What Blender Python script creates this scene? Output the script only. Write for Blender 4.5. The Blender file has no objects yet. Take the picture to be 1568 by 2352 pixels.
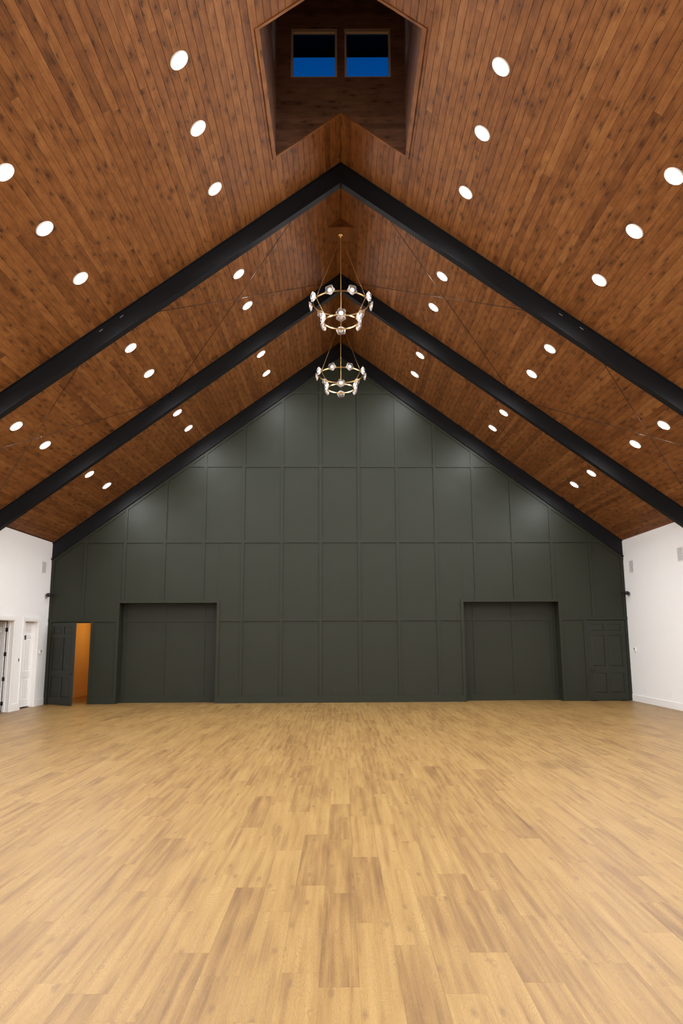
import bpy, math, random
from mathutils import Vector, Matrix
random.seed(7)
sc = bpy.context.scene
F = 0.3048                      # all plan dimensions below are in feet
COL = sc.collection

# ------------------------------------------------------------------ camera
CAM = (-0.14, -75.36, 6.22)
FPX, YAW, PIT, ROL = 1686.15, 0.002, 0.1716, 0.0048
cy, sy, cp, sp, cr, sr = math.cos(YAW), math.sin(YAW), math.cos(PIT), math.sin(PIT), math.cos(ROL), math.sin(ROL)
r0 = Vector((cy, -sy, 0)); u0 = Vector((-sy*sp, -cy*sp, cp)); FWD = Vector((sy*cp, cy*cp, sp))
RGT = cr*r0 - sr*u0; UPV = sr*r0 + cr*u0
cam_d = bpy.data.cameras.new('camera'); cam = bpy.data.objects.new('camera', cam_d); COL.objects.link(cam)
cam.matrix_world = Matrix(((RGT.x, UPV.x, -FWD.x, CAM[0]*F), (RGT.y, UPV.y, -FWD.y, CAM[1]*F), (RGT.z, UPV.z, -FWD.z, CAM[2]*F), (0, 0, 0, 1)))
cam_d.sensor_fit = 'HORIZONTAL'; cam_d.sensor_width = 36; cam_d.lens = 36*FPX/1568
cam_d.clip_end = 500; cam_d.clip_start = 0.05
sc.camera = cam

# ------------------------------------------------------------------ world: blue dusk sky
w = bpy.data.worlds.new('dusk'); sc.world = w; w.use_nodes = True
nt = w.node_tree; bg = nt.nodes['Background']
tc = nt.nodes.new('ShaderNodeTexCoord'); sx = nt.nodes.new('ShaderNodeSeparateXYZ'); rp = nt.nodes.new('ShaderNodeValToRGB')
nt.links.new(tc.outputs['Generated'], sx.inputs[0]); nt.links.new(sx.outputs['Z'], rp.inputs[0]); nt.links.new(rp.outputs[0], bg.inputs[0])
rp.color_ramp.elements[0].color = (0.0, 0.075, 0.33, 1); rp.color_ramp.elements[1].color = (0.0, 0.06, 0.27, 1)
bg.inputs[1].default_value = 1.0

# ------------------------------------------------------------------ view
sc.view_settings.view_transform = 'Standard'; sc.view_settings.look = 'None'
sc.view_settings.exposure = 0.0; sc.view_settings.gamma = 1.0; sc.view_settings.use_curve_mapping = False
LAMP_W = 455.0; LAMP_C = (0.97, 0.985, 1.0)
cyc = sc.cycles
cyc.max_bounces = 8; cyc.diffuse_bounces = 5; cyc.glossy_bounces = 3; cyc.transmission_bounces = 4; cyc.transparent_max_bounces = 8
cyc.sample_clamp_indirect = 4.0; cyc.caustics_reflective = False; cyc.caustics_refractive = False; cyc.use_denoising = True

# ------------------------------------------------------------------ hall dimensions
HR, MS, XW, ZW = 37.96, 0.742, 29.4, 16.145      # ridge height, roof slope, half width, side wall height
TH = math.atan(MS); CT, ST = math.cos(TH), math.sin(TH)
YB = -106.0
PSI = 0.0231
def gy(x): return 0.05 + PSI*x                   # the end wall stands very slightly out of square
def ceil_z(x): return HR - MS*abs(x)

# ------------------------------------------------------------------ materials
def new_mat(name):
    m = bpy.data.materials.new(name); m.use_nodes = True
    return m, m.node_tree.nodes, m.node_tree.links, m.node_tree.nodes['Principled BSDF']
def node(N, t, **kw):
    n = N.new(t)
    for k, v in kw.items(): setattr(n, k, v)
    return n
def paint(name, col, rough=0.5, metal=0.0, var=0.06, scale=3.0, bump=0.02, bscale=180, spec=0.5):
    m, N, L, P = new_mat(name)
    tcn = node(N, 'ShaderNodeTexCoord'); nz = node(N, 'ShaderNodeTexNoise'); nz.inputs['Scale'].default_value = scale
    nz.inputs['Detail'].default_value = 4
    L.new(tcn.outputs['Object'], nz.inputs['Vector'])
    mx = node(N, 'ShaderNodeMix', data_type='RGBA')
    L.new(nz.outputs['Fac'], mx.inputs['Factor'])
    mx.inputs['A'].default_value = tuple(c*(1-var) for c in col)+(1,); mx.inputs['B'].default_value = tuple(min(1, c*(1+var)) for c in col)+(1,)
    L.new(mx.outputs['Result'], P.inputs['Base Color'])
    P.inputs['Roughness'].default_value = rough; P.inputs['Metallic'].default_value = metal; P.inputs['Specular IOR Level'].default_value = spec
    if bump:
        n2 = node(N, 'ShaderNodeTexNoise'); n2.inputs['Scale'].default_value = bscale; L.new(tcn.outputs['Object'], n2.inputs['Vector'])
        b = node(N, 'ShaderNodeBump'); b.inputs['Strength'].default_value = bump; b.inputs['Distance'].default_value = 0.01
        L.new(n2.outputs['Fac'], b.inputs['Height']); L.new(b.outputs[0], P.inputs['Normal'])
    return m
def emit(name, col, strength):
    m, N, L, P = new_mat(name)
    P.inputs['Base Color'].default_value = (0.8, 0.8, 0.8, 1); P.inputs['Roughness'].default_value = 0.4
    P.inputs['Emission Color'].default_value = col+(1,); P.inputs['Emission Strength'].default_value = strength
    return m
def ramp(N, pts):
    r = node(N, 'ShaderNodeValToRGB'); e = r.color_ramp.elements
    while len(e) < len(pts): e.new(0.5)
    for i, (p, c) in enumerate(pts):
        e[i].position = p; e[i].color = (tuple(c)+(1,)) if len(c) == 3 else c
    return r
def vec(N, L, src, sx_, sy_, sz_=1.0):
    mp = node(N, 'ShaderNodeMapping'); mp.inputs['Scale'].default_value = (sx_, sy_, sz_); L.new(src, mp.inputs['Vector']); return mp.outputs[0]
def mixc(N, L, fac, a, b, mode='MIX'):
    m = node(N, 'ShaderNodeMix', data_type='RGBA', blend_type=mode)
    for k, v in (('Factor', fac), ('A', a), ('B', b)):
        if isinstance(v, (int, float)): m.inputs[k].default_value = v
        elif isinstance(v, tuple): m.inputs[k].default_value = v+(1,)
        else: L.new(v, m.inputs[k])
    return m.outputs['Result']
def math_n(N, L, op, a, b=None):
    m = node(N, 'ShaderNodeMath', operation=op)
    for i, v in enumerate((a, b)):
        if v is None: continue
        if isinstance(v, (int, float)): m.inputs[i].default_value = v
        else: L.new(v, m.inputs[i])
    return m.outputs[0]

def stained_wood(name, dark, mid, light, knot=(0.030, 0.0105, 0.0035), rough=0.5):
    """knotty stained board: UV u runs along the board in feet (random offset per board), v across."""
    m, N, L, P = new_mat(name)
    uv = node(N, 'ShaderNodeUVMap').outputs[0]
    tone = node(N, 'ShaderNodeAttribute', attribute_name='tone', attribute_type='GEOMETRY')
    st = node(N, 'ShaderNodeTexNoise'); st.inputs['Scale'].default_value = 1; st.inputs['Detail'].default_value = 5; st.inputs['Roughness'].default_value = .6
    L.new(vec(N, L, uv, 0.7, 9), st.inputs['Vector'])
    bl = node(N, 'ShaderNodeTexNoise'); bl.inputs['Scale'].default_value = 1; bl.inputs['Detail'].default_value = 3
    L.new(vec(N, L, uv, 1.1, 2.2), bl.inputs['Vector'])
    v1 = math_n(N, L, 'ADD', math_n(N, L, 'MULTIPLY', st.outputs['Fac'], 0.5), math_n(N, L, 'MULTIPLY', bl.outputs['Fac'], 0.5))
    v2 = math_n(N, L, 'ADD', v1, math_n(N, L, 'MULTIPLY', math_n(N, L, 'SUBTRACT', tone.outputs['Fac'], 0.5), 0.33))
    rc = ramp(N, [(0.22, dark), (0.5, mid), (0.8, light)]); L.new(v2, rc.inputs[0])
    # knots
    vo = node(N, 'ShaderNodeTexVoronoi', voronoi_dimensions='2D', feature='F1'); vo.inputs['Scale'].default_value = 1; vo.inputs['Randomness'].default_value = 1
    wob = node(N, 'ShaderNodeTexNoise'); wob.inputs['Scale'].default_value = 5; wob.inputs['Detail'].default_value = 3; L.new(uv, wob.inputs['Vector'])
    wv = node(N, 'ShaderNodeVectorMath', operation='MULTIPLY_ADD'); L.new(wob.outputs['Color'], wv.inputs[0]); wv.inputs[1].default_value = (0.42, 0.20, 0); L.new(uv, wv.inputs[2])
    L.new(vec(N, L, wv.outputs[0], 0.72, 1.9), vo.inputs['Vector'])
    rk = node(N, 'ShaderNodeMapRange'); L.new(vo.outputs['Distance'], rk.inputs['Value'])
    sepc = node(N, 'ShaderNodeSeparateColor'); L.new(vo.outputs['Color'], sepc.inputs[0])
    size = math_n(N, L, 'MULTIPLY', sepc.outputs[0], 0.17)
    rk.inputs['From Min'].default_value = 0.02; L.new(math_n(N, L, 'ADD', size, 0.05), rk.inputs['From Max']); rk.inputs['To Min'].default_value = 1; rk.inputs['To Max'].default_value = 0
    halo = node(N, 'ShaderNodeMapRange'); L.new(vo.outputs['Distance'], halo.inputs['Value']); halo.inputs['From Min'].default_value = 0.05; halo.inputs['From Max'].default_value = 0.42; halo.inputs['To Min'].default_value = 0.5; halo.inputs['To Max'].default_value = 0
    pres = math_n(N, L, 'GREATER_THAN', sepc.outputs[1], 0.36)
    c1 = mixc(N, L, math_n(N, L, 'MULTIPLY', halo.outputs[0], pres), rc.outputs[0], tuple(c*0.75 for c in dark))
    c2 = mixc(N, L, math_n(N, L, 'MULTIPLY', rk.outputs[0], math_n(N, L, 'MULTIPLY', pres, 0.85)), c1, knot)
    # small scattered stain specks
    sp_ = node(N, 'ShaderNodeTexNoise'); sp_.inputs['Scale'].default_value = 1; sp_.inputs['Detail'].default_value = 2; L.new(vec(N, L, uv, 3.2, 7), sp_.inputs['Vector'])
    rs = ramp(N, [(0.62, (0, 0, 0)), (0.76, (1, 1, 1))]); L.new(sp_.outputs['Fac'], rs.inputs[0])
    c3 = mixc(N, L, math_n(N, L, 'MULTIPLY', rs.outputs[0], 0.55), c2, tuple(c*0.6 for c in dark))
    L.new(c3, P.inputs['Base Color'])
    P.inputs['Roughness'].default_value = rough; P.inputs['Specular IOR Level'].default_value = 0.28
    fb = node(N, 'ShaderNodeTexNoise'); fb.inputs['Scale'].default_value = 1; fb.inputs['Detail'].default_value = 3; L.new(vec(N, L, uv, 3, 60), fb.inputs['Vector'])
    b = node(N, 'ShaderNodeBump'); b.inputs['Strength'].default_value = 0.06; b.inputs['Distance'].default_value = 0.004
    L.new(fb.outputs['Fac'], b.inputs['Height']); L.new(b.outputs[0], P.inputs['Normal'])
    return m

def oak_floor(name):
    m, N, L, P = new_mat(name)
    uv = node(N, 'ShaderNodeUVMap').outputs[0]
    tone = node(N, 'ShaderNodeAttribute', attribute_name='tone', attribute_type='GEOMETRY')
    big = node(N, 'ShaderNodeTexNoise'); big.inputs['Scale'].default_value = 1; big.inputs['Detail'].default_value = 2; L.new(vec(N, L, uv, 0.45, 2.6), big.inputs['Vector'])
    st = node(N, 'ShaderNodeTexNoise'); st.inputs['Scale'].default_value = 1; st.inputs['Detail'].default_value = 6; st.inputs['Roughness'].default_value = .62; L.new(vec(N, L, uv, 0.8, 24), st.inputs['Vector'])
    # cathedral grain: rings of a slowly wandering height field
    cat = node(N, 'ShaderNodeTexNoise'); cat.inputs['Scale'].default_value = 1; cat.inputs['Detail'].default_value = 1.2; L.new(vec(N, L, uv, 0.55, 1.7), cat.inputs['Vector'])
    fr = math_n(N, L, 'FRACT', math_n(N, L, 'MULTIPLY', cat.outputs['Fac'], 34))
    rr = ramp(N, [(0.0, (1, 1, 1)), (0.35, (0, 0, 0)), (1.0, (0, 0, 0))]); L.new(fr, rr.inputs[0])
    msk = ramp(N, [(0.48, (0, 0, 0)), (0.62, (1, 1, 1))]); L.new(big.outputs['Fac'], msk.inputs[0])
    bd = node(N, 'ShaderNodeTexNoise'); bd.inputs['Scale'].default_value = 1; bd.inputs['Detail'].default_value = 1.5; L.new(vec(N, L, uv, 0.20, 5.2), bd.inputs['Vector'])
    v1 = math_n(N, L, 'ADD', math_n(N, L, 'MULTIPLY', big.outputs['Fac'], 0.45), math_n(N, L, 'MULTIPLY', st.outputs['Fac'], 0.45))
    v1 = math_n(N, L, 'ADD', v1, math_n(N, L, 'MULTIPLY', math_n(N, L, 'SUBTRACT', bd.outputs['Fac'], 0.37), 0.75))
    v2 = math_n(N, L, 'ADD', v1, math_n(N, L, 'MULTIPLY', math_n(N, L, 'SUBTRACT', tone.outputs['Fac'], 0.5), 0.19))
    rc = ramp(N, [(0.20, (0.136, 0.069, 0.0225)), (0.42, (0.216, 0.119, 0.0385)), (0.56, (0.274, 0.161, 0.0515)), (0.8, (0.335, 0.208, 0.0720))]); L.new(v2, rc.inputs[0])
    gr = math_n(N, L, 'MULTIPLY', math_n(N, L, 'MULTIPLY', rr.outputs[0], msk.outputs[0]), 0.55)
    c1 = mixc(N, L, gr, rc.outputs[0], (0.15, 0.075, 0.028))
    vo = node(N, 'ShaderNodeTexVoronoi', voronoi_dimensions='2D'); vo.inputs['Scale'].default_value = 1; L.new(vec(N, L, uv, 0.42, 1.3), vo.inputs['Vector'])
    rk = ramp(N, [(0.0, (1, 1, 1)), (0.05, (0.6, 0.6, 0.6)), (0.11, (0, 0, 0))]); L.new(vo.outputs['Distance'], rk.inputs[0])
    sepc = node(N, 'ShaderNodeSeparateColor'); L.new(vo.outputs['Color'], sepc.inputs[0])
    c2 = mixc(N, L, math_n(N, L, 'MULTIPLY', rk.outputs[0], math_n(N, L, 'MULTIPLY', math_n(N, L, 'GREATER_THAN', sepc.outputs[1], 0.45), 0.75)), c1, (0.15, 0.078, 0.030))
    fp = node(N, 'ShaderNodeTexNoise'); fp.inputs['Scale'].default_value = 1; fp.inputs['Detail'].default_value = 2; L.new(vec(N, L, uv, 7, 90), fp.inputs['Vector'])
    rf = ramp(N, [(0.35, (0.84, 0.83, 0.82)), (0.6, (1.04, 1.04, 1.04))]); L.new(fp.outputs['Fac'], rf.inputs[0])
    c3 = mixc(N, L, 1.0, c2, rf.outputs[0], 'MULTIPLY')
    L.new(c3, P.inputs['Base Color'])
    P.inputs['Roughness'].default_value = 0.40; P.inputs['Specular IOR Level'].default_value = 0.26
    b = node(N, 'ShaderNodeBump'); b.inputs['Strength'].default_value = 0.05; b.inputs['Distance'].default_value = 0.003
    L.new(fp.outputs['Fac'], b.inputs['Height']); L.new(b.outputs[0], P.inputs['Normal'])
    return m

M_CEIL = stained_wood('stained_pine', (0.080, 0.0265, 0.0072), (0.200, 0.0755, 0.0205), (0.310, 0.136, 0.042))
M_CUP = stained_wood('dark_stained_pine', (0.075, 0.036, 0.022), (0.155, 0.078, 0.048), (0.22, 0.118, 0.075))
M_FLOOR = oak_floor('oak_plank')
M_GREEN = paint('dark_green_paint', (0.0205, 0.0232, 0.0142), 0.46, var=0.08, scale=2.0, bump=0.05, bscale=90, spec=0.26)
M_GREEN2 = paint('dark_green_door_paint', (0.0225, 0.0250, 0.0175), 0.45, var=0.06, spec=0.26)
M_WHITE = paint('white_wall_paint', (0.89, 0.885, 0.88), 0.75, var=0.015, bump=0.03, bscale=120)
M_TRIMW = paint('white_trim_paint', (0.88, 0.87, 0.86), 0.45, var=0.01)
M_STEEL = paint('black_steel', (0.0085, 0.0092, 0.0115), 0.5, metal=0.0, var=0.12, scale=6, bump=0.04, bscale=60, spec=0.2)
M_ROD = paint('brown_steel_rod', (0.06, 0.032, 0.02), 0.35, metal=0.4)
M_BLACK = paint('matt_black_hardware', (0.010, 0.009, 0.009), 0.45)
M_SUB = paint('brown_underlay', (0.17, 0.10, 0.045), 0.9)
M_SUBC = paint('dark_groove_backing', (0.045, 0.018, 0.008), 0.9)
M_GOLD = paint('brushed_brass', (0.78, 0.52, 0.22), 0.28, metal=1.0, var=0.05)
M_GRILLE = paint('grey_grille_core', (0.30, 0.295, 0.30), 0.7)
M_PLATE = paint('white_plastic', (0.82, 0.81, 0.79), 0.35, var=0.01)
M_CREAM = paint('cream_side_room_paint', (0.72, 0.52, 0.24), 0.7, var=0.03)
M_WINF = paint('tan_window_frame', (0.42, 0.33, 0.22), 0.5)
M_DARKEXT = paint('dark_soffit_board', (0.02, 0.018, 0.018), 0.7)
M_LENS = emit('glowing_lens', LAMP_C, LAMP_W)
M_BULB = emit('frosted_bulb', (1.0, 0.86, 0.70), 0.25)
M_WARM = emit('warm_lamp_glass', (1.0, 0.62, 0.25), 6.0)
M_MARK = paint('sign_white', (0.8, 0.8, 0.8), 0.5)
def glass(name, tint, alpha, rough=0.08):
    m, N, L, P = new_mat(name)
    out = N['Material Output']; tr = node(N, 'ShaderNodeBsdfTransparent'); tr.inputs[0].default_value = tint+(1,)
    mx = node(N, 'ShaderNodeMixShader'); nz = node(N, 'ShaderNodeTexNoise'); nz.inputs['Scale'].default_value = 25
    mr = node(N, 'ShaderNodeMapRange'); L.new(nz.outputs['Fac'], mr.inputs['Value']); mr.inputs['To Min'].default_value = alpha*0.8; mr.inputs['To Max'].default_value = alpha*1.2
    fr = node(N, 'ShaderNodeFresnel'); fr.inputs[0].default_value = 1.45
    L.new(math_n(N, L, 'ADD', fr.outputs[0], mr.outputs[0]), mx.inputs[0])
    P.inputs['Roughness'].default_value = rough
    L.new(tr.outputs[0], mx.inputs[1]); L.new(P.outputs[0], mx.inputs[2]); L.new(mx.outputs[0], out.inputs[0])
    return m, P
M_PANE, _p = glass('window_glass', (0.97, 0.98, 1.0), 0.0, 0.02); _p.inputs['Base Color'].default_value = (0.02, 0.02, 0.02, 1)
M_PETAL, _p = glass('clear_petal_glass', (0.96, 0.95, 0.93), 0.14, 0.2); _p.inputs['Base Color'].default_value = (0.62, 0.55, 0.52, 1)

# ------------------------------------------------------------------ mesh helpers (feet in, metres out)
class MB:
    def __init__(s): s.v = []; s.f = []; s.uv = {}; s.tone = {}; s.smooth = set()
    def poly(s, pts, uvs=None, tone=None, smooth=False):
        b = len(s.v); s.v += [tuple(p) for p in pts]; s.f.append(tuple(range(b, b+len(pts)))); i = len(s.f)-1
        if uvs: s.uv[i] = uvs
        if tone is not None: s.tone[i] = tone
        if smooth: s.smooth.add(i)
    def solid(s, a, b, uva=None, tone=None, axis_uv=None):
        """prism between polygon a and polygon b (same count); a is the visible face"""
        n = len(a); o = len(s.v); s.v += [tuple(p) for p in a]+[tuple(p) for p in b]
        fs = [tuple(range(o, o+n)), tuple(range(o+2*n-1, o+n-1, -1))]+[(o+(i+1) % n, o+i, o+n+i, o+n+(i+1) % n) for i in range(n)]
        for k, f in enumerate(fs):
            s.f.append(f); i = len(s.f)-1
            if uva: s.uv[i] = [uva[(q-o) % n] for q in f]
            if tone is not None: s.tone[i] = tone
    def box(s, x0, x1, y0, y1, z0, z1, g=None):
        P = [(x0, y0, z0), (x1, y0, z0), (x1, y1, z0), (x0, y1, z0), (x0, y0, z1), (x1, y0, z1), (x1, y1, z1), (x0, y1, z1)]
        if g: P = [(x, y+g(x), z) for x, y, z in P]
        o = len(s.v); s.v += P
        s.f += [tuple(o+i for i in f) for f in ((0, 3, 2, 1), (4, 5, 6, 7), (0, 1, 5, 4), (1, 2, 6, 5), (2, 3, 7, 6), (3, 0, 4, 7))]
    def tube(s, p0, p1, r, n=8, caps=True):
        p0, p1 = Vector(p0), Vector(p1); d = (p1-p0).normalized(); a = d.orthogonal().normalized(); b = d.cross(a); o = len(s.v)
        for p in (p0, p1):
            for i in range(n): t = 2*math.pi*i/n; s.v.append(tuple(p+a*r*math.cos(t)+b*r*math.sin(t)))
        for i in range(n):
            s.f.append((o+i, o+(i+1) % n, o+n+(i+1) % n, o+n+i)); s.smooth.add(len(s.f)-1)
        if caps: s.f.append(tuple(range(o+n-1, o-1, -1))); s.f.append(tuple(range(o+n, o+2*n)))
    def lathe(s, prof, n=20, rfun=None, smooth=True, T=None):
        """profile of (r, z) turned about z; rfun(theta, k) scales the radius"""
        o = len(s.v); m = len(prof)
        for k, (r, z) in enumerate(prof):
            for i in range(n):
                t = 2*math.pi*i/n; q = rfun(t, k) if rfun else 1.0
                p = Vector((r*q*math.cos(t), r*q*math.sin(t), z)); s.v.append(tuple(T @ p if T else p))
        for k in range(m-1):
            for i in range(n):
                a, b, c, d = o+k*n+i, o+k*n+(i+1) % n, o+(k+1)*n+(i+1) % n, o+(k+1)*n+i
                s.f.append((a, b, c, d))
                if smooth: s.smooth.add(len(s.f)-1)
        if prof[0][0] > 1e-6 and prof[0] != prof[-1]: s.f.append(tuple(range(o+n-1, o-1, -1)))
        if prof[-1][0] > 1e-6 and prof[0] != prof[-1]: s.f.append(tuple(range(o+(m-1)*n, o+m*n)))
    def torus(s, R, r, n=48, k=8, z=0.0, flat=1.0):
        prof = [(R+r*math.cos(2*math.pi*j/k), z+flat*r*math.sin(2*math.pi*j/k)) for j in range(k+1)]
        s.lathe(prof, n)
def wloc(o):
    v = Vector((0, 0, 0))
    while o is not None: v += o.location; o = o.parent
    return v
def obj(name, mb, mat, parent=None, label=None, cat=None, group=None, kind=None, local=False):
    off = Vector((0, 0, 0)) if (parent is None or local) else wloc(parent)
    me = bpy.data.meshes.new(name)
    me.from_pydata([(x*F-off.x, y*F-off.y, z*F-off.z) for x, y, z in mb.v], [], mb.f)
    if mb.uv:
        ul = me.uv_layers.new(name='UVMap'); li = 0; data = []
        for i, f in enumerate(mb.f):
            q = mb.uv.get(i); data += [c for p in (q or [(0, 0)]*len(f)) for c in p]
        ul.data.foreach_set('uv', data)
    if mb.tone:
        at = me.attributes.new('tone', 'FLOAT', 'FACE'); at.data.foreach_set('value', [mb.tone.get(i, 0.5) for i in range(len(mb.f))])
    if mb.smooth: me.polygons.foreach_set('use_smooth', [i in mb.smooth for i in range(len(mb.f))])
    if mat: me.materials.append(mat)
    me.update()
    o = bpy.data.objects.new(name, me); COL.objects.link(o)
    if parent is not None: o.parent = parent
    if label: o['label'] = label
    if cat: o['category'] = cat
    if group: o['group'] = group
    if kind: o['kind'] = kind
    return o
def empty(name, loc, label=None, cat=None, group=None, kind=None, parent=None):
    o = bpy.data.objects.new(name, None); COL.objects.link(o); o.location = Vector(loc)*F; o.empty_display_size = 0.1
    if parent is not None: o.parent = parent
    if label: o['label'] = label
    if cat: o['category'] = cat
    if group: o['group'] = group
    if kind: o['kind'] = kind
    return o
def copy_tree(o, parent=None):
    c = o.copy(); COL.objects.link(c)
    if parent is not None: c.parent = parent
    for ch in list(o.children): copy_tree(ch, c)
    return c
def bx(name, dims, mat, parent=None, g=None, **kw):
    mb = MB(); mb.box(*dims, g=g); return obj(name, mb, mat, parent, **kw)

# --- which pieces show largest in the photograph (only used to pick the 300 kept as single objects)
def px_area(pts):
    pr = []
    for p in pts:
        d = Vector(p)-Vector(CAM); z = d.dot(FWD)
        if z < 1: z = 1
        pr.append((784+FPX*d.dot(RGT)/z, 1176-FPX*d.dot(UPV)/z))
    for ax, lo, hi in ((0, 0, 1568), (1, 0, 2352)):
        for lim, sg in ((lo, 1), (hi, -1)):
            out = []
            for i in range(len(pr)):
                a, b = pr[i-1], pr[i]; ia, ib = sg*(a[ax]-lim) >= 0, sg*(b[ax]-lim) >= 0
                if ia != ib:
                    t = (lim-a[ax])/(b[ax]-a[ax]); out.append((a[0]+t*(b[0]-a[0]), a[1]+t*(b[1]-a[1])))
                if ib: out.append(b)
            pr = out
            if len(pr) < 3: return 0
    return abs(sum(pr[i-1][0]*pr[i][1]-pr[i][0]*pr[i-1][1] for i in range(len(pr))))/2
def clip(poly, a, b, c):
    """keep a*x+b*y<=c"""
    out = []
    for i in range(len(poly)):
        p, q = poly[i-1], poly[i]; dp, dq = a*p[0]+b*p[1]-c, a*q[0]+b*q[1]-c
        if (dp <= 0) != (dq <= 0):
            t = dp/(dp-dq); out.append((p[0]+t*(q[0]-p[0]), p[1]+t*(q[1]-p[1])))
        if dq <= 0: out.append(q)
    return out

# ================================================================== FLOOR
floor = obj('floor', (lambda m: (m.box(-29.8, 29.5, YB, 1.4, -0.3, -0.031), m)[1])(MB()), M_SUB, kind='structure')
planks = []
forced = {0: (-60.77, 0.06)}     # board column of the dark board at the photo's bottom centre
NROW0 = int(math.ceil((-XW+0.57)/0.75))-1
fixed = {}
def col_of(x): return math.floor((x+0.57)/0.75)
fixed[0] = {(-60.77): 0.02}
fixed[col_of(2.78)] = {(-59.30): 0.04}
fixed[col_of(-3.2)] = {(-64.25): 0.06}
fixed[col_of(-2.4)] = {(-65.3): 0.12}
for k in range(NROW0, -NROW0+3):
    x0, x1 = max(-29.55, -0.57+0.75*k), min(29.27, -0.57+0.75*(k+1))
    if x1-x0 < 0.05: continue
    if k in fixed: y = list(fixed[k])[0]-5*20
    else: y = YB-random.random()*5
    while y < -0.0:
        tone = min(1, max(0, random.gauss(0.53, 0.23)))
        if random.random() < 0.10: tone = random.uniform(0.0, 0.2)
        if k in fixed:
            for yy, tt in fixed[k].items():
                if abs(y-yy) < 0.01: tone = tt
        a, b = max(y, YB), min(y+5, gy(x0))
        if b-a > 0.1:
            planks.append((x0, x1, a, b, tone, random.uniform(0, 80), random.uniform(0, 80)))
        y += 5
def floor_plank(mb, p):
    x0, x1, a, b, tone, ru, rv = p; g = 0.0009
    top = [(x0+g, a+g, 0), (x1-g, a+g, 0), (x1-g, b-g, 0), (x0+g, b-g, 0)]; bot = [(x, y, -0.03) for x, y, z in top]
    uv = [(ru, rv), (ru, rv+(x1-x0)), (ru+b-a, rv+(x1-x0)), (ru+b-a, rv)]
    mb.solid(top, bot, uv, tone)
ar = [(px_area([(p[0], p[2], 0), (p[1], p[2], 0), (p[1], p[3], 0), (p[0], p[3], 0)]), i) for i, p in enumerate(planks)]
ar.sort(reverse=True); big = set(i for _, i in ar[:300]); rest = MB()
for i, p in enumerate(planks):
    if i in big: m = MB(); floor_plank(m, p); obj('plank', m, M_FLOOR, floor)
    else: floor_plank(rest, p)
obj('planks', rest, M_FLOOR, floor, kind='stuff')

# ================================================================== CEILING
def sp_pt(side, s, y, h=0.0): return (side*(s*CT+h*ST), y, HR-s*ST+h*CT)
SL = XW/CT
HX, HY0, HY1 = 3.95, -44.7, -35.3
cmb = MB()
for side in (-1, 1):
    for (s0, s1, y0, y1) in ((-.12, HX/CT, YB, HY0-.06), (-.12, HX/CT, HY1+.06, 0.6), (HX/CT+.05, SL+0.3, YB, 0.6)):
        a = [sp_pt(side, s0, y0, 0.055), sp_pt(side, s1, y0, 0.055), sp_pt(side, s1, y1, 0.055), sp_pt(side, s0, y1, 0.055)]
        b = [sp_pt(side, s0, y0, 0.5), sp_pt(side, s1, y0, 0.5), sp_pt(side, s1, y1, 0.5), sp_pt(side, s0, y1, 0.5)]
        cmb.solid(a, b)
ceiling = obj('ceiling', cmb, M_SUBC, kind='structure')
PW = 0.411
boards = []
for side in (-1, 1):
    k = 0
    while k*PW < SL:
        s0, s1 = k*PW, min((k+1)*PW, SL)
        y = 0.0+random.random()*3
        while y > YB:
            ln = random.choice((8, 10, 12, 12, 14, 16)); a, b = max(y-ln, YB), min(y, gy(side*s0*CT)+0.02)
            tone = min(1, max(0, random.gauss(0.5, 0.19)))
            segs = [(a, b)]
            if s0 < HX/CT-0.05:
                segs = []
                if b > HY1: segs.append((max(a, HY1), b))
                if a < HY0: segs.append((a, min(b, HY0)))
            ru, rv = random.uniform(0, 90), random.uniform(0, 90)
            for (p, q) in segs:
                if q-p > 0.15: boards.append((side, s0, s1, p, q, tone, ru+p-a, rv))
            y -= ln
        k += 1
def ceil_board(mb, p):
    side, s0, s1, a, b, tone, ru, rv = p; g, c, t = 0.002, 0.016, 0.05
    sec = [(s0+g, t), (s0+g, c), (s0+g+c, 0), (s1-g-c, 0), (s1-g, c), (s1-g, t)]
    o = len(mb.v); n = 6
    for y in (a+g, b-g): mb.v += [sp_pt(side, s, y, h) for s, h in sec]
    fs = [(o+i, o+i+1, o+n+i+1, o+n+i) for i in range(5)]+[(o+5, o, o+n, o+n+5), tuple(range(o, o+n)), tuple(range(o+2*n-1, o+n-1, -1))]
    for f in fs:
        mb.f.append(f); i = len(mb.f)-1; mb.tone[i] = tone
        mb.uv[i] = [(ru+(b-a if q >= o+n else 0), rv+sec[(q-o) % n][0]-s0) for q in f]
ar = [(px_area([sp_pt(p[0], p[1], p[3]), sp_pt(p[0], p[2], p[3]), sp_pt(p[0], p[2], p[4]), sp_pt(p[0], p[1], p[4])]), i) for i, p in enumerate(boards)]
ar.sort(reverse=True); big = set(i for _, i in ar[:300]); rest = MB()
for i, p in enumerate(boards):
    if i in big: m = MB(); ceil_board(m, p); obj('plank', m, M_CEIL, ceiling)
    else: ceil_board(rest, p)
obj('planks', rest, M_CEIL, ceiling, kind='stuff')

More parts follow.
